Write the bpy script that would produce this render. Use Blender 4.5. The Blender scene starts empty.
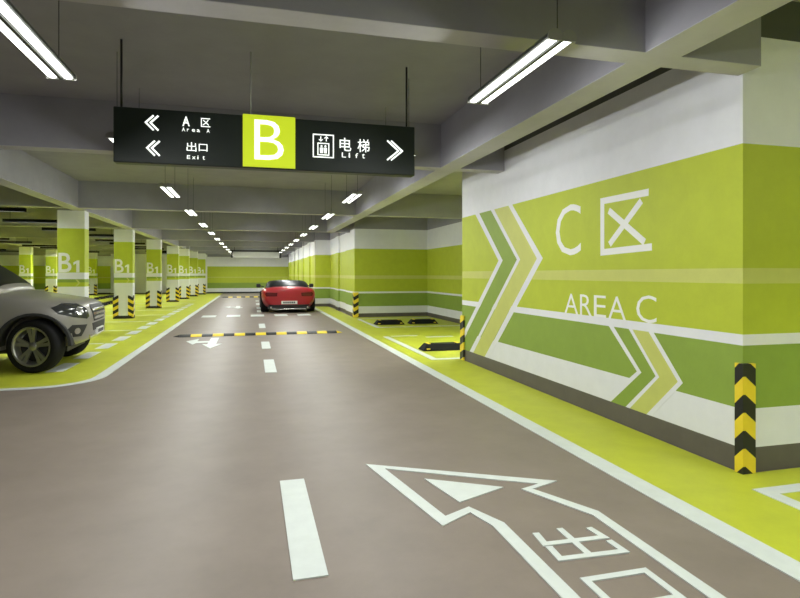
import bpy, bmesh, math, random
from mathutils import Vector, Matrix
from mathutils.bvhtree import BVHTree
random.seed(7)
R = math.radians
scene = bpy.context.scene
C = scene.collection

# ------------------------------------------------------------------ camera, world, exposure
YAW = math.atan(148 / 560)
cd = bpy.data.cameras.new('camera'); cam = bpy.data.objects.new('camera', cd); C.objects.link(cam)
cam.location = (0, 0, 1.35); cam.rotation_euler = (R(90), 0, -YAW)
cd.sensor_width = 36; cd.lens = 36 * 560 / 800; cd.shift_y = -25 / 800; cd.clip_end = 200
scene.camera = cam
w = bpy.data.worlds.new('world'); scene.world = w; w.use_nodes = True
w.node_tree.nodes['Background'].inputs[0].default_value = (.9, .95, 1, 1)
w.node_tree.nodes['Background'].inputs[1].default_value = .02
vs = scene.view_settings
vs.view_transform = 'Standard'; vs.look = 'None'; vs.gamma = 1; vs.use_curve_mapping = False
vs.exposure = 1.0
LAMP = 2.2           # glow of the tube diffusers
LAMP_W = 10.5        # light of each tube, watts
BATTEN = 150.0        # emission of the shielded battens in the parking bay

# ------------------------------------------------------------------ materials
M = {}
def s2l(c): return tuple(((v / 255) / 12.92 if v <= 10 else ((v / 255 + .055) / 1.055) ** 2.4) for v in c)
def mat(name, col, rough=.5, metal=0., spec=.5, var=0., scale=8., bump=0., bscale=60., emit=None, coat=0.):
    m = bpy.data.materials.new(name); m.use_nodes = True; nt = m.node_tree
    b = nt.nodes['Principled BSDF']
    b.inputs['Base Color'].default_value = (*col, 1); b.inputs['Roughness'].default_value = rough
    b.inputs['Metallic'].default_value = metal; b.inputs['Specular IOR Level'].default_value = spec
    b.inputs['Coat Weight'].default_value = coat
    tc = nt.nodes.new('ShaderNodeTexCoord')
    if var:
        n = nt.nodes.new('ShaderNodeTexNoise'); n.inputs['Scale'].default_value = scale
        n.inputs['Detail'].default_value = 6; n.inputs['Roughness'].default_value = .65
        nt.links.new(tc.outputs['Object'], n.inputs['Vector'])
        rp = nt.nodes.new('ShaderNodeValToRGB')
        rp.color_ramp.elements[0].position = .3; rp.color_ramp.elements[1].position = .7
        rp.color_ramp.elements[0].color = (*[c * (1 - var) for c in col], 1)
        rp.color_ramp.elements[1].color = (*[min(1, c * (1 + var)) for c in col], 1)
        nt.links.new(n.outputs['Fac'], rp.inputs['Fac']); nt.links.new(rp.outputs['Color'], b.inputs['Base Color'])
    if bump:
        n2 = nt.nodes.new('ShaderNodeTexNoise'); n2.inputs['Scale'].default_value = bscale; n2.inputs['Detail'].default_value = 4
        nt.links.new(tc.outputs['Object'], n2.inputs['Vector'])
        bp = nt.nodes.new('ShaderNodeBump'); bp.inputs['Strength'].default_value = bump; bp.inputs['Distance'].default_value = .01
        nt.links.new(n2.outputs['Fac'], bp.inputs['Height']); nt.links.new(bp.outputs['Normal'], b.inputs['Normal'])
    if emit:
        b.inputs['Emission Color'].default_value = (*emit[0], 1); b.inputs['Emission Strength'].default_value = emit[1]
    M[name] = m; return m
mat('road', (.212, .173, .144), .46, var=.10, scale=2.2, bump=.05, bscale=150, spec=.34)
mat('floor_lime', (.47, .51, .03), .48, var=.08, scale=3, bump=.05, bscale=120)
mat('floor_white', (.60, .64, .61), .5, var=.05, scale=9)
mat('letter_white', (.84, .84, .83), .6)
mat('wall_white', (.77, .77, .82), .7, var=.03, scale=5, bump=.06)
mat('wall_lime', (.46, .53, .03), .6, var=.05, scale=6, bump=.08)
mat('wall_green', (.25, .36, .05), .6, var=.05, scale=6, bump=.08)
mat('wall_pale', (.56, .58, .15), .6, var=.04, scale=6, bump=.08)
mat('skirting', (.115, .10, .09), .5, var=.08, scale=6)
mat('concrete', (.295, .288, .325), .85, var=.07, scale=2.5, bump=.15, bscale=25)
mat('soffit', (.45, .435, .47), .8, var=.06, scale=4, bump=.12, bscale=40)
mat('shaded_concrete', (.09, .095, .088), .85, var=.08, scale=3, bump=.12, bscale=40)  # bare concrete above the wall block, its shade put into the colour
mat('black', (.012, .013, .012), .5)
mat('black_gloss', (.008, .009, .009), .18)
mat('rubber', (.010, .010, .010), .8, spec=.2, bump=.1, bscale=40)
mat('yellow', (.85, .64, .03), .5, var=.05, scale=10)
mat('housing', (.06, .065, .06), .5)
mat('cap', (.30, .30, .28), .5)
mat('tube', (.9, .95, .92), .4, emit=((.96, 1.0, .93), LAMP))
mat('batten_tube', (.9, .95, .92), .4, emit=((.95, 1.0, .93), BATTEN))
mat('rod', (.02, .02, .02), .4, metal=.5)
mat('cable', (.5, .52, .52), .4)
mat('sign_black', (.010, .018, .013), .45)
mat('sign_lime', (.45, .58, .01), .4, emit=((.50, .60, .02), .42))
mat('sign_white', (.85, .88, .85), .4, emit=((.9, .95, .9), .65))
mat('silver', (.31, .295, .265), .38, metal=.4, coat=.5)
mat('red', (.36, .007, .014), .38, metal=.1, coat=.3)
mat('glass', (.012, .015, .015), .35, spec=.05)
mat('trough', (.003, .003, .003), .9, spec=.05)
mat('lens', (.035, .037, .036), .12, spec=.5)
mat('tail_lens', (.10, .006, .008), .2)
mat('chrome', (.55, .55, .53), .2, metal=1)
mat('rim', (.50, .50, .49), .32, metal=.9)
mat('plate', (.72, .73, .72), .4)
mat('plate_text', (.05, .05, .07), .5)
mat('plastic', (.02, .02, .02), .6)
mat('panel_grey', (.52, .52, .50), .6, var=.04)

# ------------------------------------------------------------------ mesh helpers
class MB:
    def __init__(s): s.v = []; s.f = []; s.m = []; s.mats = []; s.smooth = []
    def mi(s, n):
        if n not in s.mats: s.mats.append(n)
        return s.mats.index(n)
    def face(s, idx, m, sm=False): s.f.append(idx); s.m.append(s.mi(m)); s.smooth.append(sm)
    def box(s, x0, x1, y0, y1, z0, z1, m):
        i = len(s.v)
        s.v += [(x0,y0,z0),(x1,y0,z0),(x1,y1,z0),(x0,y1,z0),(x0,y0,z1),(x1,y0,z1),(x1,y1,z1),(x0,y1,z1)]
        for q in ((3,2,1,0),(4,5,6,7),(0,1,5,4),(1,2,6,5),(2,3,7,6),(3,0,4,7)): s.face([i+k for k in q], m)
        return s
    def prism(s, pts, fn, d0, d1, m):
        """pts: 2D polygon; fn(a,b,d)->xyz; extruded between depths d0,d1"""
        i = len(s.v); n = len(pts)
        s.v += [tuple(fn(a, b, d0)) for a, b in pts] + [tuple(fn(a, b, d1)) for a, b in pts]
        s.face([i + n + k for k in range(n)], m); s.face([i + n - 1 - k for k in range(n)], m)
        for k in range(n): s.face([i + k, i + (k+1) % n, i + n + (k+1) % n, i + n + k], m)
        return s
    def ribbon(s, a, b, fn, d0, d1, m):
        """strip between two polylines of equal length"""
        for k in range(len(a) - 1): s.prism([a[k], a[k+1], b[k+1], b[k]], fn, d0, d1, m)
        return s
    def stroke(s, pl, wd, fn, d0, d1, m, closed=False):
        """polyline of constant width with mitred corners"""
        P = [Vector(p) for p in pl]; n = len(P); L = []; Rr = []
        for k in range(n):
            tp = (P[k] - P[k-1]).normalized() if (k > 0 or closed) else None
            tn = (P[(k+1) % n] - P[k]).normalized() if (k < n - 1 or closed) else None
            if tp is None: tp = tn
            if tn is None: tn = tp
            n0 = Vector((-tp.y, tp.x)); n1 = Vector((-tn.y, tn.x)); mm = (n0 + n1).normalized(); mm = mm / max(.3, mm.dot(n0))
            L.append(tuple(P[k] + mm * wd / 2)); Rr.append(tuple(P[k] - mm * wd / 2))
        if closed: L.append(L[0]); Rr.append(Rr[0])
        return s.ribbon(L, Rr, fn, d0, d1, m)
    def cyl(s, p0, p1, r, m, n=10, r1=None):
        p0 = Vector(p0); p1 = Vector(p1); t = (p1 - p0).normalized()
        a = t.orthogonal().normalized(); b = t.cross(a); i = len(s.v); r1 = r if r1 is None else r1
        for p, rr in ((p0, r), (p1, r1)):
            for k in range(n):
                an = 2 * math.pi * k / n; s.v.append(tuple(p + a * rr * math.cos(an) + b * rr * math.sin(an)))
        for k in range(n): s.face([i + k, i + (k+1) % n, i + n + (k+1) % n, i + n + k], m, True)
        s.face([i + n - 1 - k for k in range(n)], m); s.face([i + n + k for k in range(n)], m)
        return s
    def lathe(s, prof, m, n=28, c=(0, 0, 0)):
        """profile (r, y) turned about the y axis"""
        i = len(s.v); L = len(prof)
        for k in range(n):
            an = 2 * math.pi * k / n
            for r, y in prof: s.v.append((c[0] + r * math.cos(an), c[1] + y, c[2] + r * math.sin(an)))
        for k in range(n):
            for j in range(L - 1):
                s.face([i + k*L + j, i + k*L + j + 1, i + ((k+1) % n)*L + j + 1, i + ((k+1) % n)*L + j], m, True)
        return s
    def build(s, name, parent=None, bevel=0):
        me = bpy.data.meshes.new(name); me.from_pydata(s.v, [], s.f)
        for n in s.mats: me.materials.append(M[n])
        me.polygons.foreach_set('material_index', s.m); me.polygons.foreach_set('use_smooth', s.smooth)
        bm = bmesh.new(); bm.from_mesh(me); bmesh.ops.recalc_face_normals(bm, faces=bm.faces)
        if bevel:
            bmesh.ops.remove_doubles(bm, verts=bm.verts, dist=1e-5)
            bmesh.ops.bevel(bm, geom=[e for e in bm.edges if e.calc_face_angle(0) > .5], offset=bevel, segments=2, profile=.5, affect='EDGES', clamp_overlap=True)
        bm.to_mesh(me); bm.free()
        return link(name, me, parent)
def link(name, me, parent=None):
    o = bpy.data.objects.new(name, me); C.objects.link(o)
    if parent: o.parent = parent
    return o
def tag(o, label=None, cat=None, group=None, kind=None):
    if label: o['label'] = label
    if cat: o['category'] = cat
    if group: o['group'] = group
    if kind: o['kind'] = kind
    return o
def empty(name, loc=(0, 0, 0), rz=0):
    o = bpy.data.objects.new(name, None); C.objects.link(o); o.location = loc; o.rotation_euler = (0, 0, rz)
    o.empty_display_size = .1
    return o
def copy_tree(o, parent=None):
    c = o.copy(); C.objects.link(c)
    if parent: c.parent = parent
    for ch in list(o.children): copy_tree(ch, c)
    return c
def text_obj(name, string, mname, x0, x1, y0, y1, fn, depth, parent=None, offset=0., tx=1.):
    """lettering fitted to a rectangle (a from x0 to x1, b from y0 to y1) on the surface fn(a,b,d)"""
    cu = bpy.data.curves.new('lettering', 'FONT'); cu.body = string; cu.resolution_u = 3; cu.offset = offset
    cu.space_character = tx
    t = bpy.data.objects.new('lettering', cu); C.objects.link(t)
    dg = bpy.context.evaluated_depsgraph_get(); me = bpy.data.meshes.new_from_object(t.evaluated_get(dg))
    bpy.data.objects.remove(t); bpy.data.curves.remove(cu)
    xs = [v.co.x for v in me.vertices]; ys = [v.co.y for v in me.vertices]
    a0, a1, b0, b1 = min(xs), max(xs), min(ys), max(ys)
    bm = bmesh.new(); bm.from_mesh(me)
    bmesh.ops.remove_doubles(bm, verts=bm.verts, dist=1e-6)
    g = bmesh.ops.extrude_face_region(bm, geom=bm.faces[:])
    top = {e for e in g['geom'] if isinstance(e, bmesh.types.BMVert)}
    for v in bm.verts:
        a = x0 + (v.co.x - a0) / (a1 - a0) * (x1 - x0); b = y0 + (v.co.y - b0) / (b1 - b0) * (y1 - y0)
        v.co = fn(a, b, depth if v in top else 0)
    bmesh.ops.recalc_face_normals(bm, faces=bm.faces); bm.to_mesh(me); bm.free()
    me.materials.clear(); me.materials.append(M[mname]); me.name = name
    me.polygons.foreach_set('material_index', [0] * len(me.polygons)); me.polygons.foreach_set('use_smooth', [False] * len(me.polygons))
    return link(name, me, parent)

# ------------------------------------------------------------------ shell: floor
G = lambda a, b, d: (a, b, d)                       # plan coordinates on the floor
floor = MB().box(-16, 8.5, -6, 42, -.2, 0, 'road').build('floor'); tag(floor, 'brown-grey sealed concrete garage floor', kind='structure')
# lime zones
zone = MB()
arc = [(-1.98 - .55 + .55 * math.cos(a), 7.55 + .55 - .55 * math.sin(a)) for a in [R(k * 15) for k in range(7)]]
zone.prism([(-15.9, 40.95), (-15.9, 7.55)] + arc[::-1] + [(-1.98, 40.95)], G, 0, .003, 'floor_lime').build('parking_zone', floor)
MB().prism([(2.43, -5.9), (8.4, -5.9), (8.4, 3.06), (3.2, 3.06), (3.2, 8.31), (5.44, 8.31), (5.44, 17.19), (3.05, 17.19), (3.05, 23.28), (2.43, 23.28)], G, 0, .003, 'floor_lime').build('parking_zone', floor)
def mark(name, pts): return MB().prism(pts, G, 0, .006, 'floor_white').build(name, floor)
def rect(name, x0, x1, y0, y1): return mark(name, [(x0, y0), (x1, y0), (x1, y1), (x0, y1)])
# lane edge lines
rect('lane_line', 2.32, 2.47, -5.9, 23.2)
b = MB(); oa = [(-1.85, 36.5), (-1.85, 8.15)]; ia = [(-1.99, 36.5), (-1.99, 8.12)]
for k in range(1, 8):
    a = R(k * 13); oa.append((-1.85 - .72 + .72 * math.cos(a), 8.15 - .72 * math.sin(a))); ia.append((-1.99 - .57 + .57 * math.cos(a), 8.12 - .57 * math.sin(a)))
oa.append((-15, 7.43)); ia.append((-15, 7.56))
b.ribbon(oa, ia, G, 0, .006, 'floor_white').build('lane_line', floor)
# centre dashes
for y0, y1 in ((-.2, 1.05), (2.5, 3.72), (7.86, 9.04), (10.37, 11.45), (14.4, 15.6), (20.4, 21.5), (22.4, 23.5), (25.4, 26.5), (28.4, 29.4)):
    rect('lane_dash', .175, .33, y0, y1)
for k in range(5): rect('lane_dash', -1.53 + k * .745, -1.11 + k * .745, 18.35, 19.15)
# turn arrow by the speed bump, and a fainter one further on
for dy, dx in ((0, 0), (12.0, .2)):
    mb = MB(); q = lambda p: (p[0] + dx, p[1] + dy)
    mb.prism([q(p) for p in [(-1.27, 11.9), (-1.1, 11.35), (-1.06, 11.58), (-.83, 11.62), (-.83, 11.86), (-1.06, 11.84), (-1.06, 12.3)]], G, 0, .006, 'floor_white')
    mb.prism([q(p) for p in [(-.83, 12.42), (-.83, 11.3), (-.93, 11.36), (-.735, 10.68), (-.56, 11.36), (-.67, 11.33), (-.67, 12.42)]], G, 0, .006, 'floor_white')
    mb.build('turn_arrow', floor)
# big outlined exit arrow
ar = MB()
ar.ribbon([(.778, 3.894), (1.917, 3.26), (1.70, 3.178), (1.90, 2.785), (1.908, 1.3)],
          [(.888, 3.77), (1.776, 3.246), (1.63, 3.195), (1.84, 2.745), (1.836, 1.3)], G, 0, .006, 'floor_white')
ar.ribbon([(.778, 3.894), (.985, 2.835), (1.19, 2.955), (1.244, 2.765), (1.244, 1.3)],
          [(.888, 3.77), (1.04, 2.945), (1.212, 3.03), (1.319, 2.785), (1.319, 1.3)], G, 0, .006, 'floor_white')
ar.prism([(1.244, 1.23), (1.908, 1.23), (1.908, 1.3), (1.244, 1.3)], G, 0, .006, 'floor_white')
arrow = ar.build('exit_arrow', floor)
MB().prism([(1.095, 3.518), (1.184, 3.102), (1.536, 3.251)], G, 0, .006, 'floor_white').build('arrow_head', floor)
ch = MB(); sw = .036
for pl, tk in (([(1.425, 2.634), (1.412, 2.515), (1.742, 2.505), (1.728, 2.618)], .0058), ([(1.572, 2.649), (1.565, 2.365)], .0062), ([(1.417, 2.486), (1.408, 2.365), (1.748, 2.352), (1.742, 2.465)], .0066)):
    ch.stroke(pl, sw, G, 0, tk, 'floor_white')
ch.build('floor_character', floor)
MB().stroke([(1.42, 2.175), (1.726, 2.175), (1.726, 1.96), (1.42, 1.96)], sw, G, 0, .006, 'floor_white', True).build('floor_character', floor)
# parking bay lines
mb = MB(); mb.stroke([(3.07, -1.5), (3.07, 2.77), (7, 2.77)], .1, G, 0, .007, 'floor_white'); mb.build('bay_line', floor)
mb = MB(); mb.stroke([(2.78, 11.72), (2.78, 8.41), (5.4, 8.41)], .12, G, 0, .007, 'floor_white'); mb.build('bay_line', floor)
rect('bay_line', 2.9, 3.5, 11.70, 11.80); rect('bay_line', 3.6, 4.2, 11.35, 11.5); rect('bay_line', 4.5, 5.4, 11.7, 11.8)
mb = MB(); mb.stroke([(3.07, 16.4), (3.07, 13.75), (5.4, 13.75)], .1, G, 0, .007, 'floor_white'); mb.build('bay_line', floor)
rect('bay_line', 3.07, 5.4, 16.5, 16.62)
for k in range(15): rect('bay_dash', -2.74, -2.52, 8.65 + 1.245 * k, 9.45 + 1.245 * k)
for y in (11.9, 14.55, 17.2, 19.8, 22.4, 25.0, 27.6, 30.2): rect('bay_line', -6.0, -2.78, y, y + .1)

# ------------------------------------------------------------------ shell: ceiling
ceiling = MB().box(-16, 8.5, -6, 42, 3.25, 3.45, 'concrete').build('ceiling'); tag(ceiling, 'grey concrete ceiling slab with crossing beams', kind='structure')
def beam(x0, x1, y0, y1, zb=2.70, zt=3.25):
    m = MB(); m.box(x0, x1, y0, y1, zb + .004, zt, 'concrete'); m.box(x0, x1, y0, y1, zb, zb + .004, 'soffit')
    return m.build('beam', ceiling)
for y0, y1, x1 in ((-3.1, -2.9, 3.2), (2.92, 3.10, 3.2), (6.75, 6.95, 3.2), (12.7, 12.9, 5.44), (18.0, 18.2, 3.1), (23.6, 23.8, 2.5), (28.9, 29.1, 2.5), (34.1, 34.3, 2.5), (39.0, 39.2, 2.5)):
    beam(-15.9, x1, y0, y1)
ys = [-5.9, -3.1, -2.9, 2.92, 3.10, 6.75, 6.95, 12.7, 12.9, 18.0, 18.2, 23.6, 23.8, 28.9, 29.1, 34.1, 34.3, 39.0, 39.2, 40.9]
for a, b2 in zip(ys[::2], ys[1::2]):
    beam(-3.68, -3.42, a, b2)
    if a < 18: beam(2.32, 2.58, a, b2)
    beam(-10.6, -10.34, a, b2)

# ------------------------------------------------------------------ shell: walls
NEAR = [(0, .17, 'skirting'), (.17, .435, 'wall_white'), (.435, .865, 'wall_green'), (.865, .94, 'wall_white'), (.94, 1.285, 'wall_lime'), (1.285, 1.39, 'wall_pale'), (1.39, 2.235, 'wall_lime'), (2.235, 2.97, 'wall_white'), (2.97, 3.25, 'shaded_concrete')]
FAR = [(0, .12, 'skirting'), (.12, .34, 'wall_white'), (.34, .745, 'wall_green'), (.745, .80, 'wall_white'), (.80, 1.20, 'wall_lime'), (1.20, 1.305, 'wall_pale'), (1.305, 2.14, 'wall_lime'), (2.14, 2.76, 'wall_white'), (2.76, 3.25, 'concrete')]
BACK = [(0, .10, 'black'), (.10, .36, 'wall_white'), (.36, .74, 'wall_green'), (.74, 1.10, 'wall_lime'), (1.10, 1.15, 'wall_pale'), (1.15, 1.88, 'wall_lime'), (1.88, 2.55, 'wall_white'), (2.55, 3.25, 'concrete')]
PLAIN = [(0, .08, 'skirting'), (.08, 2.7, 'wall_white'), (2.7, 3.25, 'concrete')]
def wall(name, x0, x1, y0, y1, bands, label):
    m = MB()
    for z0, z1, mt in bands: m.box(x0, x1, y0, y1, z0, z1, mt)
    return tag(m.build(name), label, kind='structure')
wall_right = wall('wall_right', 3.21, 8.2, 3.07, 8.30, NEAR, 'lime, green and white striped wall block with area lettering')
wall('wall_right_alcove', 5.45, 8.2, 8.301, 17.19, FAR, 'striped side wall of the parking alcove')
wall('wall_right_alcove_end', 3.08, 8.2, 17.20, 18.90, FAR, 'striped end wall of the parking alcove')
wall('wall_right_recess', 3.14, 8.2, 18.901, 23.299, FAR, 'striped wall behind the red car')
far_wall = wall('wall_right_far', 2.53, 8.2, 23.30, 40.99, FAR, 'long striped wall running to the back of the garage')
for k, y in enumerate((25.2, 28.4, 31.6, 34.8, 38.0)):
    m = MB()
    for z0, z1, mt in FAR: m.box(2.47, 2.53, y, y + .9, z0, z1, mt)
    m.build('pilaster', far_wall)
m = MB()
for z0, z1, mt in FAR: m.box(3.08, 3.14, 20.6, 21.3, z0, z1, mt)
m.build('pilaster', bpy.data.objects['wall_right_recess'])
wall('wall_back', -3.0, 8.2, 41, 41.3, BACK, 'lime and green back wall at the end of the lane')
wall('wall_back_bay', -9.1, -3.001, 41, 41.3, PLAIN, 'plain white back wall behind the numbered pillars')
wall('wall_back_corner', -15.8, -9.101, 41, 41.3, BACK, 'lime back wall at the far corner of the parking bay')
wall('wall_left', -16, -15.8, -6, 41.3, BACK, 'lime and green side wall beyond the parking bay')
wall('wall_front', -15.8, 8.4, -6.2, -6, PLAIN, 'plain wall closing the garage')
wall('wall_right_entry', 8.2, 8.4, -6, 3.069, NEAR, 'striped wall of the bay beside the wall block')

# painted chevrons and lettering on the wall block (surface x = 3.21; a = y, b = z)
WF = lambda a, b, d: (3.21 - d, a, b)
def clipy(pts, lim):
    out = []
    for k in range(len(pts)):
        p, q = pts[k], pts[(k+1) % len(pts)]
        if p[0] <= lim: out.append(p)
        if (p[0] - lim) * (q[0] - lim) < 0:
            t = (lim - p[0]) / (q[0] - p[0]); out.append((lim, p[1] + t * (q[1] - p[1])))
    return out
def chev(t0, t1, e0, e1, b0, b1, zt, ze, zb, mt):
    m = MB()
    for poly in ([(t0, zt), (e0, ze), (e1, ze), (t1, zt)], [(e0, ze), (b0, zb), (b1, zb), (e1, ze)]):
        pl = clipy(poly, 8.299)
        if len(pl) > 2: m.prism(pl, WF, 0, .0015, mt)
    return m.build('chevron_stripe', wall_right)
for t0, t1, e0, e1, bo, mt in ((7.76, 7.61, 6.95, 6.82, 1.60, 'wall_white'), (7.61, 7.20, 6.82, 6.41, 1.58, 'wall_green'), (7.20, 7.09, 6.41, 6.32, 1.55, 'wall_white'), (7.09, 6.65, 6.32, 5.90, 1.52, 'wall_pale'), (6.65, 6.54, 5.90, 5.765, 1.50, 'wall_white')):
    chev(t0, t1, e0, e1, e0 + bo, e1 + bo, 2.235, 1.53, .17, mt)
for t0, t1, e0, e1, b0, b1, mt in ((4.54, 4.465, 4.147, 4.088, 4.60, 4.508, 'wall_white'), (4.465, 4.255, 4.088, 3.915, 4.508, 4.298, 'wall_green'), (4.255, 4.205, 3.915, 3.872, 4.298, 4.241, 'wall_white'), (4.205, 4.0, 3.872, 3.667, 4.241, 4.026, 'wall_pale'), (4.0, 3.94, 3.667, 3.615, 4.026, 3.96, 'wall_white')):
    chev(t0, t1, e0, e1, b0, b1, .866, .51, .17, mt)
WT = lambda a, b, d: (3.21 - d, -a, b)              # text runs towards -y
text_obj('wall_letter', 'C', 'letter_white', -5.48, -5.0, 1.545, 2.075, WT, .0015, wall_right, offset=-.004)
m = MB()
for pl in ([(4.0, 2.035), (4.64, 2.04), (4.64, 1.555), (3.96, 1.575)],): m.stroke(pl, .06, WF, 0, .0015, 'letter_white')
m.stroke([(4.54, 1.94), (4.05, 1.62)], .06, WF, 0, .002, 'letter_white'); m.stroke([(4.09, 1.975), (4.53, 1.625)], .06, WF, 0, .0015, 'letter_white')
m.build('wall_character', wall_right)
x = -5.30
for chs, wd, h in (('A', .25, .205), ('R', .20, .205), ('E', .19, .205), ('A', .25, .205), ('', .065, 0), ('C', .25, .23)):
    if chs: text_obj('wall_letter', chs, 'letter_white', x, x + wd, .94, .94 + h, WT, .0015, wall_right, offset=-.006)
    x += wd + .038

# ------------------------------------------------------------------ hazard corner guards
def guard_mesh(h, wy, wx, step, slope, style, ph=0.):
    """L-shaped guard round a corner at the origin: one wing along +y on the -x side, one along +x on the -y side; stripes rise to the corner"""
    m = MB(); t = .022
    fl = lambda a, b, d: (-d, a, b); fr = lambda a, b, d: (a, -d, b)
    for fn, wl, ins in ((fl, wy, -t), (fr, wx, 0.0)):
        z = -abs(slope) - 2 * step + ph; k = 0
        while z < h:
            pts = [(ins, z + slope), (ins, z + slope + step), (wl, z + step), (wl, z)]
            # clip to 0..h
            for lim, sg in ((0, 1), (h, -1)):
                out = []
                for j in range(len(pts)):
                    p, q = pts[j], pts[(j+1) % len(pts)]
                    ip = sg * (p[1] - lim) >= 0; iq = sg * (q[1] - lim) >= 0
                    if ip: out.append(p)
                    if ip != iq: f = (lim - p[1]) / (q[1] - p[1]); out.append((p[0] + f * (q[0] - p[0]), lim))
                pts = out
                if len(pts) < 3: break
            if len(pts) >= 3: m.prism(pts, fn, 0, t, 'yellow' if k % 2 == style else 'black')
            z += step; k += 1
    return m
g = guard_mesh(.745, .045, .085, .121, .07, 1, .08 + .095).build('corner_guard'); g.location = (3.208, 3.068, 0)
tag(g, 'black and yellow chevron corner guard on the wall block edge facing the exit arrow', 'corner guard')
m = guard_mesh(.70, .12, .20, .115, -.06, 0); m.v = [(x, -y, z) for x, y, z in m.v]
g = m.build('corner_guard'); g.location = (3.205, 8.304, 0)
tag(g, 'black and yellow striped corner guard at the alcove end of the lettered wall', 'corner guard')
g = guard_mesh(.78, .16, .13, .115, -.08, 1).build('corner_guard'); g.location = (3.075, 17.195, 0)
tag(g, 'black and yellow striped corner guard on the alcove end wall', 'corner guard')

# ------------------------------------------------------------------ numbered pillars
def make_pillar():
    root = empty('pillar'); W2, D = .52, .32           # local: front face y=0, x 0..W2
    m = MB()
    for z0, z1, mt in ((0, .09, 'black'), (.09, 1.08, 'wall_white'), (1.08, 1.17, 'wall_lime'), (1.17, 1.24, 'wall_green'), (1.24, 1.38, 'wall_white'), (1.38, 2.32, 'wall_lime'), (2.32, 2.70, 'wall_white'), (2.70, 3.25, 'concrete')):
        m.box(0, W2, 0, D, z0, z1, mt)
    m.build('shaft', root)
    FP = lambda a, b, d: (a, -d, b)
    text_obj('pillar_letter', 'B', 'letter_white', .02, .27, 1.385, 1.80, FP, .002, root, offset=.012)
    MB().prism([(.36, 1.385), (.42, 1.385), (.42, 1.64), (.375, 1.64), (.305, 1.595), (.305, 1.545), (.36, 1.575)], FP, 0, .002, 'letter_white').build('pillar_numeral', root)
    mm = MB(); mm.ribbon([(.34, 1.085), (.40, 1.16), (.34, 1.235)], [(.375, 1.085), (.435, 1.16), (.375, 1.235)], FP, 0, .004, 'wall_pale'); mm.build('pillar_chevron', root)
    MB().box(.0, W2, -.024, -.001, .0, .09, 'black').build('base_strip', root)
    gm = guard_mesh(.70, .13, .13, .10, -.08, 0)
    gl = gm.build('corner_guard', root); gl.location = (-.002, -.002, 0)
    gm2 = guard_mesh(.70, .13, .13, .10, -.08, 0); gm2.v = [(-x, y, z) for x, y, z in gm2.v]
    gr = gm2.build('corner_guard', root); gr.location = (W2 + .002, -.002, 0)
    return root
P0 = make_pillar()
ordn = ['first', 'second', 'third', 'fourth', 'fifth', 'sixth', 'seventh']
spots = [(-3.98, 13.3), (-4.02, 18.5), (-4.0, 23.75), (-3.96, 28.9), (-3.80, 32.0), (-3.70, 35.8), (-3.50, 38.9)]
for k, (px, py) in enumerate(spots):
    o = P0 if k == 0 else copy_tree(P0)
    o.location = (px, py, 0)
    tag(o, 'lime and white B1 pillar beside the lane, %s counted from the silver SUV' % ordn[k], 'pillar', 'numbered pillars along the lane')
for (px, py), nm in zip(((-11.25, 31.9), (-11.05, 35.0), (-10.1, 39.4)), ('farthest from the lane', 'in the middle', 'nearest the back wall')):
    o = copy_tree(P0); o.location = (px, py, 0)
    tag(o, 'lime and white B1 pillar in the inner row, %s' % nm, 'pillar', 'numbered pillars of the inner row')

# ------------------------------------------------------------------ twin-tube lamps
def make_lamp():
    root = empty('hanging_lamp'); L = .525             # local: underside at z=0, along y
    for s in (-1, 1):
        m = MB(); n = 8
        prof = [(s * .039 + .037 * math.cos(math.pi * k / n), .012 + .040 * math.sin(math.pi * k / n)) for k in range(n + 1)]
        m.prism(prof, lambda a, b, d: (a, d, b), -L, L, 'housing'); m.build('housing', root)
        pr = [(s * .040 + .025 * math.cos(math.pi + math.pi * k / 8), .008 + .010 * math.sin(math.pi + math.pi * k / 8)) for k in range(9)]
        t = MB(); t.prism(pr, lambda a, b, d: (a, d, b), -L + .012, L - .012, 'tube'); t = t.build('tube_diffuser', root)
        ld = bpy.data.lights.new('tube_light', 'AREA'); ld.shape = 'RECTANGLE'; ld.size = .05; ld.size_y = 1.0; ld.energy = LAMP_W; ld.color = (.97, 1.0, .97)
        lo = bpy.data.objects.new('tube_light', ld); C.objects.link(lo); lo.parent = root
        lo.location = (s * .045, 0, -.012); lo.rotation_euler = (0, -s * R(32), 0)
        for e in (-1, 1):
            m = MB(); prof = [(s * .039 + .040 * math.cos(2 * math.pi * k / 16), .014 + .040 * max(-.4, math.sin(2 * math.pi * k / 16))) for k in range(16)]
            m.prism(prof, lambda a, b, d: (a, d, b), e * L, e * (L + .012), 'cap'); m.build('end_cap', root)
    m = MB().box(-.010, .010, -L, L, -.003, .03, 'housing').build('spine', root)
    for e in (-1, 1):
        MB().cyl((0, e * (L - .04), .045), (0, e * (L - .04), .75), .0025, 'rod', 6).build('suspension_rod', root)
    return root
nth = 'zeroth first second third fourth fifth sixth seventh eighth ninth tenth eleventh twelfth thirteenth'.split()
L0 = make_lamp(); first = True
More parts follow.
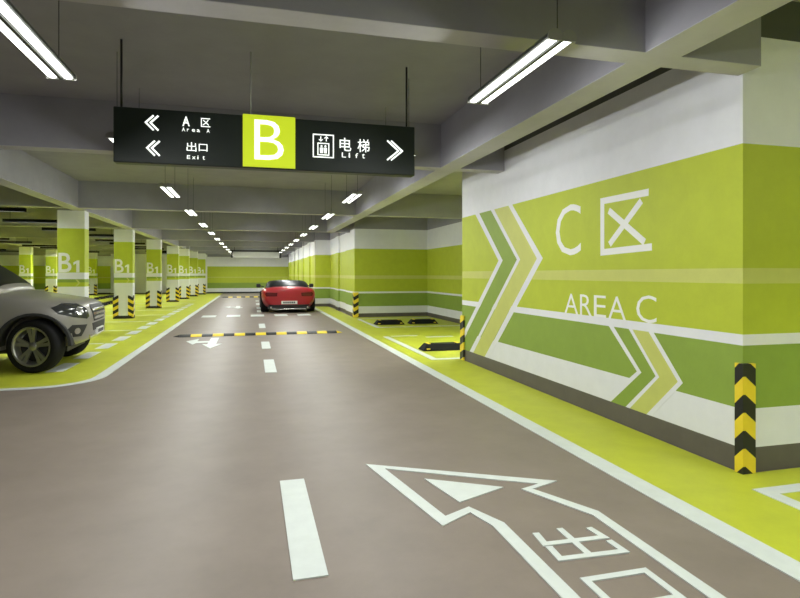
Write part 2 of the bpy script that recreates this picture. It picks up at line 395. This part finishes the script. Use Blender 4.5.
for X, near, row in ((1.475, 'twin-tube lamp hanging beside the lettered wall, on the camera side of the sign', 'twin-tube hanging lamp in the row along the striped wall side, beyond the sign'),
                     (-1.115, 'twin-tube lamp hanging over the open lane, on the side of the two left-pointing sign arrows', 'twin-tube hanging lamp in the row along the numbered pillar side, beyond the sign')):
    for k in range(-1, 14):  # last lamps of each row are added to brighten the far end
        o = L0 if first else copy_tree(L0); first = False
        o.location = (X, 2.99 + 2.74 * k, 2.5) if (k or X > 0) else (X + .05, 3.10, 2.475)
        if k < 0: tag(o, near.split(',')[0] + ', %s lamp back from the sign' % 'second', 'lamp', 'twin-tube lamps behind the viewer')
        elif k == 0: tag(o, near, 'lamp', 'twin-tube lamps in front of the sign')
        else: tag(o, row.replace('twin-tube hanging lamp in', '%s twin-tube lamp beyond the sign in' % nth[k]).replace(', beyond the sign', ''), 'lamp', 'twin-tube lamps on the %s side' % ('wall' if X > 0 else 'pillar'))

o = copy_tree(L0); o.location = (4.7, .5, 2.5); o.rotation_euler = (0, 0, R(90))  # unseen lamp added to brighten the front face of the wall block
tag(o, 'added twin-tube lamp hung crosswise to light the front of the lettered wall block', 'lamp')

# shielded battens over the parking bay
def make_batten():
    root = empty('batten_lamp'); m = MB()
    for s in (-1, 1): m.box(-.70, .70, s * .045 - .006, s * .045 + .006, 0, .075, 'trough')
    m.box(-.70, .70, -.039, .039, .065, .075, 'trough'); m.box(-.70, -.688, -.039, .039, 0, .065, 'trough'); m.box(.688, .70, -.039, .039, 0, .065, 'trough')
    m.build('trough', root)
    MB().box(-.66, .66, -.03, .03, .046, .06, 'batten_tube').build('tube_diffuser', root)
    for s in (-.55, .55): MB().cyl((s, 0, .075), (s, 0, .60), .005, 'rod', 6).build('suspension_rod', root)
    return root
B0 = make_batten(); first = True
for X, n0, n1, nm in ((-5.2, 0, 9, 'just behind the lane-side pillars'), (-9.55, 4, 9, 'deep in the parking bay'), (-13.6, 2, 9, 'close to the far side wall')):
    for k in range(n0, n1 + 1):
        yb = 13.1 + 2.66 * k
        if yb > 39: continue
        if any(abs(yb - (a + .1)) < .25 for a in (18.0, 23.6, 28.9, 34.1, 39.0)): yb += .4
        o = B0 if first else copy_tree(B0); first = False
        o.location = (X, yb, 2.63)
        tag(o, '%s black batten lamp %s, counted from the SUV' % (nth[k - n0 + 1], nm), 'lamp', 'black battens %s' % nm)

for X, yb, nm in ((4.7, 9.0, 'over the alcove just behind the lettered wall'), (4.7, 10.2, 'over the middle of the alcove'), (5.2, 1.2, 'over the bay beside the lettered wall block, added to light it'), (5.2, -1.6, 'over the bay near the closing wall, added for more light'), (-5.2, 10.2, 'over the parked silver SUV'), (-9.55, 10.2, 'over the bay beyond the silver SUV'), (-9.55, 15.6, 'over the second bay beyond the silver SUV'), (-9.55, 20.4, 'over the third bay beyond the silver SUV')):  # the pair beside the wall block is unseen, added to brighten its front
    o = copy_tree(B0); o.location = (X, yb, 2.63)
    tag(o, 'slim black shielded batten lamp hanging ' + nm, 'lamp', 'single battens over the bays')

# ------------------------------------------------------------------ hanging direction sign
sg = empty('hanging_sign', (.18, 4.9, 2.245)); tag(sg, 'long black direction sign with lime B panel hanging over the lane', 'sign')
SX, SZ = .18, 2.245
MB().box(-1.25, 1.255, 0, .11, 0, .445, 'sign_black').build('sign_box', sg, bevel=.008)
MB().box(-.255, .18, -.014, .001, .012, .452, 'sign_lime').build('letter_panel', sg)
SF = lambda a, b, d: (a - SX, -.001 - d, b - SZ)
SP = lambda a, b, d: (a - SX, -.0145 - d, b - SZ)
text_obj('sign_letter', 'B', 'sign_white', .02, .262, 2.32, 2.655, SP, .004, sg, offset=-.008)
def schev(x0, x1, z0, z1, s):
    zm = (z0 + z1) / 2; wd = .014
    for off in (0, .036):
        if s < 0: pl = [(x1 - off, z1), (x0 + .036 - off, zm), (x1 - off, z0)]
        else: pl = [(x0 + off, z1), (x1 - .036 + off, zm), (x0 + off, z0)]
        MB().stroke(pl, wd, SF, 0, .004, 'sign_white').build('sign_chevron', sg)
schev(-.83, -.735, 2.515, 2.635, -1); schev(-.82, -.725, 2.31, 2.43, -1); schev(1.175, 1.315, 2.375, 2.55, 1)
for s, x0, x1, z0, z1 in (('A', -.552, -.495, 2.565, 2.645), ('区', -.408, -.334, 2.568, 2.64), ('出', -.52, -.443, 2.36, 2.435), ('口', -.425, -.357, 2.365, 2.425), ('电', .745, .848, 2.435, 2.55), ('梯', .905, 1.013, 2.432, 2.548)):
    text_obj('sign_lettering', s, 'sign_white', x0, x1, z0, z1, SF, .004, sg, offset=.012 if s == 'A' else 0)
for wrd, x0, x1, z0, hu in (('Area A', -.555, -.325, 2.522, .030), ('Exit', -.517, -.355, 2.297, .030), ('Lift', .765, 1.005, 2.378, .042)):
    pitch = (x1 - x0) / len(wrd)
    for k, c in enumerate(wrd):
        if c == ' ': continue
        hh = hu * (.74 if c in 'reax' else 1); wq = pitch * (.22 if c in 'il' else .42 if c in 'tfr' else .62)
        text_obj('sign_lettering', c, 'sign_white', x0 + k * pitch, x0 + k * pitch + wq, z0, z0 + hh, SF, .004, sg)
# lift pictogram
m = MB(); m.stroke([(.515, 2.37), (.515, 2.565), (.69, 2.565), (.69, 2.37)], .009, SF, 0, .004, 'sign_white', True)
m.stroke([(.555, 2.39), (.555, 2.49), (.65, 2.49), (.65, 2.39)], .008, SF, 0, .004, 'sign_white', True)
for cx in (.586, .62):
    m.prism([(cx - .012, 2.405), (cx + .012, 2.405), (cx + .014, 2.452), (cx - .014, 2.452)], SF, 0, .004, 'sign_white')
    m.prism([(cx + .009 * math.cos(k * math.pi / 4), 2.466 + .009 * math.sin(k * math.pi / 4)) for k in range(8)], SF, 0, .004, 'sign_white')
for cx, s in ((.58, -1), (.628, 1)):
    m.stroke([(cx, 2.51), (cx, 2.55)], .007, SF, 0, .005, 'sign_white'); zz = 2.53 + s * .02
    m.stroke([(cx - .016, zz - s * .015), (cx, zz), (cx + .016, zz - s * .015)], .007, SF, 0, .004, 'sign_white')
m.build('lift_pictogram', sg)
for xr in (-1.20, 1.19): MB().cyl((xr, .05, .445), (xr, .05, 1.0), .009, 'rod', 8).build('suspension_rod', sg)
MB().cyl((-.19, .05, .445), (-.19, .05, 1.0), .004, 'cable', 6).build('suspension_cable', sg)

# ------------------------------------------------------------------ far hanging board
hb = empty('hanging_board', (.228, 31.72, 2.235)); tag(hb, 'pale board with a black frame hanging over the lane beyond the red car', 'sign')
MB().box(-1.23, 1.23, .02, .10, 0, .33, 'panel_grey').build('board', hb)
m = MB().box(-1.34, 1.34, 0, .14, .33, .42, 'black'); m.box(-1.34, -1.24, 0, .14, 0, .33, 'black'); m.box(1.24, 1.34, 0, .14, 0, .33, 'black'); m.build('frame', hb)
for xr in (-1.15, 1.15): MB().cyl((xr, .07, .42), (xr, .07, 1.015), .012, 'rod', 6).build('suspension_rod', hb)

# ------------------------------------------------------------------ speed bumps
def bump(x0, x1, y, n, label):
    r = empty('speed_bump', ((x0 + x1) / 2, y, 0)); tag(r, label, 'speed bump')
    L = (x1 - x0) / n
    for k in range(n):
        a = x0 + k * L - (x0 + x1) / 2; m = MB()
        prof = [(-.13, .001), (-.11, .02), (-.05, .045), (.05, .045), (.11, .02), (.13, .001)]
        m.prism(prof, lambda p, q, d: (d, p, q), a + .003, a + L - .003, 'black' if k % 2 == 0 else 'yellow'); m.build('segment', r, bevel=.004)
    m = MB()
    for s, e in ((-1, x0), (1, x1)):
        cx = e - (x0 + x1) / 2; i = len(m.v); pr = [(-.13, .001), (-.05, .045), (.05, .045), (.13, .001)]
        m.v += [(cx, p, q) for p, q in pr] + [(cx + s * .14, 0, .004)]
        mt = 'black' if s < 0 else 'yellow'
        m.face([i, i+1, i+2, i+3], mt)
        for j in range(4): m.face([i + j, i + (j+1) % 4, i + 4], mt)
    m.build('end_piece', r)
bump(-1.50, 1.88, 12.85, 15, 'black and yellow rubber speed bump across the lane before the turn arrow')
bump(-1.55, 1.75, 33.6, 14, 'black and yellow speed bump far down the lane before the back wall')

# ------------------------------------------------------------------ wheel stops
def stop(loc, rz, L, label, group=None):
    r = empty('wheel_stop', loc, rz); tag(r, label, 'wheel stop', group); m = MB()
    prof = [(-.17, .005), (-.10, .12), (.10, .12), (.17, .005)]; h = L / 2
    i = len(m.v); m.v += [(-h, p, q) for p, q in prof] + [(h, p, q) for p, q in prof]
    for k in (1, 2): m.v[i + k] = (-h + .09, *m.v[i + k][1:]); m.v[i + 4 + k] = (h - .09, *m.v[i + 4 + k][1:])
    for q in ((0,1,2,3),(7,6,5,4),(0,4,5,1),(1,5,6,2),(2,6,7,3),(3,7,4,0)): m.face([i + k for k in q], 'rubber')
    m.build('stop_body', r, bevel=.012)
    for s in (-1, 1):
        MB().box(s * (h - .14) - .025, s * (h - .14) + .025, -.09, .09, .119, .126, 'yellow').build('reflector', r)
        MB().box(s * (h - .10) - .03, s * (h - .10) + .03, -.165, -.125, .03, .05, 'yellow').build('reflector', r)
    return r
stop((3.54, 14.55, .003), 0, .80, 'black rubber wheel stop by the alcove end wall, on the lane side')
stop((4.48, 14.55, .003), 0, .80, 'black rubber wheel stop by the alcove end wall, on the inner side')
stop((3.28, 9.45, .003), 0, .82, 'black rubber wheel stop just behind the end of the lettered wall')
for px, py, nm in ((-6.2, 27.9, 'just short of the fourth lane-side pillar'), (-6.2, 26.1, 'just past the third lane-side pillar'), (-6.3, 22.0, 'just short of the third lane-side pillar'), (-6.3, 20.2, 'just past the second lane-side pillar'), (-7.9, 33.2, 'level with the fifth lane-side pillar'), (-7.9, 35.2, 'level with the sixth lane-side pillar')):
    stop((px, py, .003), R(90), 1.5, 'long black wheel stop on lime floor ' + nm, 'wheel stops behind the numbered pillars')

# ------------------------------------------------------------------ cars
def loft_body(stations, arches, sub=2):
    """stations: (x, [(y,z) half section bottom->top])"""
    v = []; f = []; rings = []
    for x, hs in stations:
        ring = []
        for y, z in hs: ring.append(len(v)); v.append((x, y, z))
        for y, z in hs[-2:0:-1] if hs[0][0] == 0 else hs[-2::-1]: ring.append(len(v)); v.append((x, -y, z))
        rings.append(ring)
    n = len(rings[0])
    for a, b in zip(rings[:-1], rings[1:]):
        for k in range(n): f.append((a[k], a[(k+1) % n], b[(k+1) % n], b[k]))
    f.append(tuple(rings[0][::-1])); f.append(tuple(rings[-1]))
    me = bpy.data.meshes.new('body'); me.from_pydata(v, [], f)
    bm = bmesh.new(); bm.from_mesh(me); bmesh.ops.recalc_face_normals(bm, faces=bm.faces); bm.to_mesh(me); bm.free()
    me.polygons.foreach_set('use_smooth', [True] * len(me.polygons))
    o = bpy.data.objects.new('body_tmp', me); C.objects.link(o)
    sm = o.modifiers.new('s', 'SUBSURF'); sm.levels = sub; sm.render_levels = sub
    cut = []
    for ax, az, ar, y0, y1 in arches:
        c = MB().cyl((ax, y0, az), (ax, y1, az), ar, 'plastic', 40).build('cutter'); cut.append(c)
        bo = o.modifiers.new('b', 'BOOLEAN'); bo.object = c; bo.operation = 'DIFFERENCE'; bo.solver = 'EXACT'
    bpy.context.view_layer.update(); dg = bpy.context.evaluated_depsgraph_get()
    res = bpy.data.meshes.new_from_object(o.evaluated_get(dg))
    bpy.data.objects.remove(o)
    for c in cut: bpy.data.objects.remove(c)
    return res
def paint(me, name, ang=35):
    me.materials.clear(); me.materials.append(M[name])
    me.polygons.foreach_set('material_index', [0] * len(me.polygons))
    me.polygons.foreach_set('use_smooth', [True] * len(me.polygons)); me.set_sharp_from_angle(angle=R(ang)); return me
def bvh_of(me):
    return BVHTree.FromPolygons([v.co.copy() for v in me.vertices], [tuple(p.vertices) for p in me.polygons])
def decal(name, bvh, poly, origin, right, up, mname, parent, off=.008, dep=.03, cell=.045):
    """polygon pressed along -normal(right x up) onto a body surface"""
    right = Vector(right).normalized(); up = Vector(up).normalized(); nrm = right.cross(up); origin = Vector(origin)
    bm = bmesh.new(); vs_ = [bm.verts.new(origin + right * a + up * b2) for a, b2 in poly]
    fc = bm.faces.new(vs_); bmesh.ops.triangulate(bm, faces=[fc])
    for it in range(5):
        le = [e for e in bm.edges if e.calc_length() > cell]
        if not le: break
        bmesh.ops.subdivide_edges(bm, edges=le, cuts=1); bmesh.ops.triangulate(bm, faces=bm.faces[:])
    for v in bm.verts:
        hit = bvh.ray_cast(v.co + nrm * 3, -nrm)
        if hit[0] is None: hit = bvh.find_nearest(v.co)
        v.co = hit[0] + nrm * off
    g = bmesh.ops.extrude_face_region(bm, geom=bm.faces[:])
    for e in g['geom']:
        if isinstance(e, bmesh.types.BMVert): e.co -= nrm * dep
    bmesh.ops.recalc_face_normals(bm, faces=bm.faces)
    me = bpy.data.meshes.new(name); bm.to_mesh(me); bm.free(); me.materials.append(M[mname])
    me.polygons.foreach_set('use_smooth', [True] * len(me.polygons)); me.set_sharp_from_angle(angle=R(40))
    return link(name, me, parent)
def wheel(root, x, y, r, wd, side, spokes=5, rimr=.74, steer=0):
    """side=-1: outer face towards -y"""
    t = MB(); h = wd / 2; ri = r * rimr
    t.lathe([(ri, -h + .01), (r * .86, -h), (r * .96, -h + .012), (r, -h + .045), (r, h - .045), (r * .96, h - .012), (r * .86, h), (ri, h - .01), (ri, -h + .01)], 'rubber', 36)
    tyre = t.build('wheel', root); tyre.location = (x, y, r); tyre.rotation_euler = (0, 0, steer)
    m = MB(); o = side * h
    m.lathe([(ri + .004, o * .96), (ri - .012, o * .98), (ri - .03, o * .80), (ri - .035, -o * .9)], 'rim', 32)
    m.lathe([(0, o * .72), (.05, o * .74), (.062, o * .66), (.062, o * .3)], 'rim', 16)
    for k in range(spokes):
        for dd in (-.16, .16):
            a = 2 * math.pi * k / spokes + math.pi / 2 + dd; c, s = math.cos(a), math.sin(a); n = (-s, c)
            i = len(m.v); w0, w1 = .018, .026
            for rr, ww, yy in ((.045, w0, o * .68), (ri - .012, w1, o * .84)):
                for q in (-1, 1):
                    m.v.append((c * rr + n[0] * ww * q, yy, s * rr + n[1] * ww * q)); m.v.append((c * rr + n[0] * ww * q, yy - side * .03, s * rr + n[1] * ww * q))
            for q in ((0, 2, 6, 4), (1, 5, 7, 3), (0, 4, 5, 1), (2, 3, 7, 6)): m.face([i + j for j in q], 'rim')
    m.build('rim', tyre)
    d = MB(); d.lathe([(0, o * .1), (ri * .8, o * .1), (ri * .8, o * .0), (0, 0)], 'plastic', 24); d.build('brake_disc', tyre)

# ---- silver SUV, nose towards +x
suv = empty('suv', (-2.28, 9.52, .003), R(3)); tag(suv, 'silver off-road SUV parked on the lime floor with its nose to the lane', 'car')
def sec(wd, zb, zt, sh=None, tuck=.07):
    sh = zt - .10 if sh is None else sh
    zm = (zb + sh) / 2
    return [(0, zb), (wd - .22, zb), (wd - tuck, zb + .02), (wd - .015, zb + .16), (wd, zm + .04), (wd - .015, sh - .05), (wd - .06, sh + .035), (wd - .19, zt - .025), (wd * .5, zt + .012), (0, zt + .02)]
st = [(0.0, sec(.50, .44, .80)), (-.015, sec(.60, .42, .84)), (-.06, sec(.74, .38, .92)), (-.16, sec(.855, .34, .955)), (-.32, sec(.925, .31, .985)), (-.60, sec(.95, .30, 1.03)), (-.9, sec(.955, .30, 1.08)), (-1.15, sec(.955, .30, 1.13)), (-1.4, sec(.955, .30, 1.14)), (-2.4, sec(.955, .30, 1.13)), (-3.6, sec(.955, .30, 1.14)), (-4.3, sec(.945, .34, 1.14)), (-4.6, sec(.90, .38, 1.12)), (-4.72, sec(.80, .44, 1.05)), (-4.74, sec(.74, .46, 1.0))]
WX, RX, WR = -.62, -3.54, .362
bm_ = loft_body(st, [(WX, WR, .435, -1.2, -.58), (WX, WR, .435, .58, 1.2), (RX, WR, .435, -1.2, -.58), (RX, WR, .435, .58, 1.2)])
body = link('body', paint(bm_, 'silver'), suv); bv = bvh_of(bm_)
# greenhouse
def gsec(wb, zb, wr, zr): return [(0, zb - .1), (wb, zb - .1), (wb, zb), (wb - (wb - wr) * .55, zb + (zr - zb) * .6), (wr, zr - .07), (wr - .10, zr - .012), (wr * .45, zr + .01), (0, zr + .015)]
gs = [(-1.00, gsec(.62, 1.10, .58, 1.15)), (-1.06, gsec(.74, 1.10, .70, 1.20)), (-1.30, gsec(.87, 1.12, .74, 1.37)), (-1.72, gsec(.90, 1.12, .71, 1.66)), (-2.1, gsec(.90, 1.12, .70, 1.75)), (-3.2, gsec(.90, 1.12, .69, 1.76)), (-4.2, gsec(.88, 1.12, .66, 1.70)), (-4.5, gsec(.84, 1.12, .64, 1.50)), (-4.66, gsec(.78, 1.05, .70, 1.14))]
gm = loft_body(gs, []); gh = link('cabin', paint(gm, 'silver'), suv); gv = bvh_of(gm)
for s in (-1, 1):
    rt = (1, 0, 0) if s < 0 else (-1, 0, 0); q = lambda x: x if s < 0 else -x
    for poly in ([(-1.42, 1.15), (-2.28, 1.15), (-2.28, 1.64), (-1.95, 1.63), (-1.62, 1.42)], [(-2.36, 1.15), (-3.3, 1.15), (-3.25, 1.64), (-2.36, 1.64)], [(-3.4, 1.17), (-4.3, 1.2), (-4.2, 1.55), (-3.36, 1.62)]):
        decal('side_window', gv, [(q(x), z) for x, z in poly], (0, s * 2, 0), rt, (0, 0, 1), 'glass', gh)
nf = Vector((.62, 0, .78)); up = Vector((-.78, 0, .62))
decal('windscreen', gv, [(-.66, -.02), (.66, -.02), (.72, .15), (.66, .62), (.6, .68), (-.6, .68), (-.66, .62), (-.72, .15)], Vector((-1.10, 0, 1.20)), (0, 1, 0), up, 'glass', gh)
# front details (front view: right = +y when looking at the nose from +x ... right x up = +x)
FRr, FRu, FO = (0, 1, 0), (0, 0, 1), (1, 0, 0)
gr = decal('grille', bv, [(-.40, .90), (-.44, .84), (-.33, .655), (.33, .655), (.44, .84), (.40, .90)], FO, FRr, FRu, 'plastic', suv)
for z, hw in ((.70, .35), (.765, .385), (.83, .42)):
    decal('grille_slat', bv, [(-hw, z - .018), (hw, z - .018), (hw + .01, z + .018), (-hw - .01, z + .018)], FO, FRr, FRu, 'chrome', gr, off=.024, dep=.03)
decal('lower_intake', bv, [(-.44, .63), (.44, .63), (.38, .52), (-.38, .52)], FO, FRr, FRu, 'plastic', suv)
decal('skid_plate', bv, [(-.55, .47), (.55, .47), (.48, .40), (-.48, .40)], FO, FRr, FRu, 'chrome', suv, off=.012)
pl = decal('number_plate', bv, [(-.22, .45), (.22, .45), (.22, .54), (-.22, .54)], FO, FRr, FRu, 'plate', suv, off=.03, dep=.03, cell=.3)
for k in range(6): decal('plate_character', bv, [(-.18 + .062 * k, .47), (-.14 + .062 * k, .47), (-.14 + .062 * k, .52), (-.18 + .062 * k, .52)], FO, FRr, FRu, 'plate_text', pl, off=.033, dep=.02, cell=.3)
for s in (-1, 1):
    d = Vector((1, s * 1.1, 0)).normalized(); r = Vector((-s * 1.1, 1, 0)).normalized() * (1 if s > 0 else 1)
    rgt = Vector((0, 0, 1)).cross(d)
    f = s
    o0 = Vector((-.16, s * .80, 0)) + d * 1.0
    pol = lambda pts: [(f * a, b2) for a, b2 in pts]
    hl = decal('headlamp', bv, pol([(-.26, .74), (-.20, .71), (.02, .745), (.20, .80), (.26, .885), (.10, .945), (-.10, .93), (-.22, .86)]), o0, rgt, (0, 0, 1), 'lens', suv)
    decal('headlamp_bulb', bv, pol([(-.08 + .06 * math.cos(k * math.pi / 5), .83 + .06 * math.sin(k * math.pi / 5)) for k in range(10)]), o0, rgt, (0, 0, 1), 'chrome', hl, off=.012)
    fg = decal('fog_recess', bv, pol([(-.20, .63), (.04, .64), (.10, .58), (.06, .47), (-.10, .47)]), o0, rgt, (0, 0, 1), 'plastic', suv)
    decal('fog_lamp', bv, pol([(-.03 + .045 * math.cos(k * math.pi / 5), .55 + .045 * math.sin(k * math.pi / 5)) for k in range(10)]), o0, rgt, (0, 0, 1), 'chrome', fg, off=.014)
    # arch lining, mirror, sill
    for ax in (WX, RX):
        m = MB(); n = 16; ra, rb = .424, .458
        oa = [(ax + ra * math.cos(math.pi * k / n), WR + ra * math.sin(math.pi * k / n)) for k in range(n + 1)]
        ob = [(ax + rb * math.cos(math.pi * k / n), WR + rb * math.sin(math.pi * k / n)) for k in range(n + 1)]
        prof = [(.60, oa), (.962, oa), (.962, ob), (.60, ob)]
        for yy, ln in prof: m.v += [(a, s * yy, b2) for a, b2 in ln]
        for j in range(4):
            for k in range(n): m.face([j * (n+1) + k, j * (n+1) + k + 1, ((j+1) % 4) * (n+1) + k + 1, ((j+1) % 4) * (n+1) + k], 'plastic', j in (0, 2))
        m.build('arch_trim', suv)
        wheel(suv, ax, s * .80, WR, .23, s, steer=R(-20) if ax == WX else 0)
    m = MB().box(-1.66, -1.50, s * .93, s * 1.12, 1.17, 1.33, 'silver'); mr = m.build('mirror', suv, bevel=.035)
    MB().box(-3.2, -1.25, s * .90, s * .97, .34, .40, 'plastic').build('sill', suv, bevel=.01)
    decal('door_handle', bv, [((1 if s < 0 else -1) * x, z) for x, z in ((-2.32, .97), (-2.12, .97), (-2.12, 1.0), (-2.32, 1.0))], (0, s * 2, 0), (1, 0, 0) if s < 0 else (-1, 0, 0), (0, 0, 1), 'chrome', suv, off=.03)
    m = MB().box(-4.76, -4.66, s * .62, s * .80, .86, 1.06, 'tail_lens'); m.build('tail_lamp', suv, bevel=.02)
MB().box(-4.4, -.3, -.55, .55, .24, .34, 'plastic').build('underbody', suv)
rl = MB()
for s in (-1, 1): MB().box(-4.0, -1.95, s * .60, s * .64, 1.765, 1.80, 'chrome').build('roof_rail', suv, bevel=.008)

# ---- red sports car, tail towards the viewer (nose +x local, turned to +y)
car = empty('sports_car', (1.25, 24.15, 0), R(90)); tag(car, 'red low sports car seen from behind in the lane', 'car')
def rsec(wd, zb, zt, sh=None, tk=0.):
    sh = zt - .12 if sh is None else sh
    return [(0, zb), (wd - .25 - tk, zb), (wd - .10 - tk, zb + .02), (wd - .03 - tk * .6, zb + .14), (wd, (zb + sh) / 2 + .05), (wd - .02, sh), (wd - .10, sh + .07), (wd - .26, zt - .02), (wd * .45, zt + .01), (0, zt + .015)]
rs = [(0, rsec(.55, .28, .55)), (-.05, rsec(.72, .24, .60)), (-.3, rsec(.88, .19, .68)), (-.9, rsec(.92, .17, .78)), (-1.5, rsec(.92, .17, .84)), (-2.4, rsec(.90, .17, .84)), (-3.2, rsec(.92, .17, .87)), (-3.6, rsec(.945, .18, .90)), (-4.1, rsec(.935, .18, .90, tk=.08)), (-4.32, rsec(.90, .19, .885, tk=.16)), (-4.42, rsec(.84, .21, .86, tk=.16)), (-4.45, rsec(.78, .24, .82, tk=.14))]
RW = .34
rm = loft_body(rs, [(x, RW, .385, y0, y1) for x in (-.95, -3.55) for y0, y1 in ((-1.2, -.60), (.60, 1.2))])
link('body', paint(rm, 'red'), car); rv = bvh_of(rm)
def cg(wb, zb, wr, zr): return [(0, zb - .1), (wb, zb - .1), (wb, zb), (wb - (wb - wr) * .5, zb + (zr - zb) * .6), (wr, zr - .05), (wr - .10, zr - .01), (wr * .4, zr + .005), (0, zr + .01)]
cs = [(-1.45, cg(.55, .80, .52, .84)), (-1.6, cg(.68, .80, .62, .90)), (-2.1, cg(.78, .82, .64, 1.07)), (-2.6, cg(.79, .82, .66, 1.125)), (-3.1, cg(.79, .84, .66, 1.12)), (-3.6, cg(.77, .84, .66, 1.05)), (-3.95, cg(.72, .82, .64, .94)), (-4.08, cg(.66, .80, .60, .86))]
cm = loft_body(cs, []); cb = link('cabin', paint(cm, 'plastic'), car); cv = bvh_of(cm)
BKr, BKu = (0, -1, 0), (0, 0, 1)       # right x up = -x (looking at the tail)
rw_up = Vector((.86, 0, .5)); 
decal('rear_window', cv, [(-.64, .0), (.64, .0), (.64, .30), (.61, .70), (.54, .85), (-.54, .85), (-.61, .70), (-.64, .30)], Vector((-3.96, 0, .92)), BKr, rw_up, 'glass', cb)
decal('windscreen', cv, [(-.55, 0), (.55, 0), (.50, .55), (-.50, .55)], Vector((-1.6, 0, .92)), (0, 1, 0), (-.85, 0, .5), 'glass', cb)
for s in (-1, 1):
    rt = (1, 0, 0) if s < 0 else (-1, 0, 0); q = (1 if s < 0 else -1)
    decal('side_window', cv, [(q * x, z) for x, z in ((-1.85, .88), (-3.45, .90), (-3.2, 1.10), (-2.6, 1.17), (-2.2, 1.10))], (0, s * 2, 0), rt, (0, 0, 1), 'glass', cb)
    decal('tail_lamp', rv, [(s * a, b2) for a, b2 in ((.40, .70), (.78, .72), (.82, .66), (.78, .58), (.42, .58))], (-6, 0, 0), BKr, BKu, 'tail_lens', car)
    m = MB().box(-1.95, -1.80, s * .93, s * 1.09, .83, .97, 'plastic'); m.build('mirror', car, bevel=.03)
    MB().cyl((-1.87, s * .80, .86), (-1.87, s * .98, .90), .02, 'plastic', 8).build('mirror_stalk', car)
    for ax in (-.95, -3.55): wheel(car, ax, s * .81, RW, .28, s)
    MB().cyl((-4.50, s * .62, .20), (-4.35, s * .62, .20), .035, 'chrome', 14).build('exhaust_pipe', car)
pl = decal('number_plate', rv, [(-.27, .31), (.27, .31), (.27, .42), (-.27, .42)], (-6, 0, 0), BKr, BKu, 'plate', car, off=.016, cell=.3)
for k in range(6): decal('plate_character', rv, [(-.21 + .07 * k, .335), (-.16 + .07 * k, .335), (-.16 + .07 * k, .395), (-.21 + .07 * k, .395)], (-6, 0, 0), BKr, BKu, 'plate_text', pl, off=.020, dep=.02, cell=.3)
decal('bumper_insert', rv, [(-.70, .29), (.70, .29), (.64, .22), (-.64, .22)], (-6, 0, 0), BKr, BKu, 'plastic', car)
MB().box(-4.42, -4.25, -.72, .72, .13, .24, 'plastic').build('diffuser', car, bevel=.02)
MB().box(-4.45, -4.40, -.58, .58, .125, .15, 'chrome').build('chrome_strip', car, bevel=.006)
MB().box(-4.3, -.2, -.6, .6, .14, .2, 'plastic').build('underbody', car)
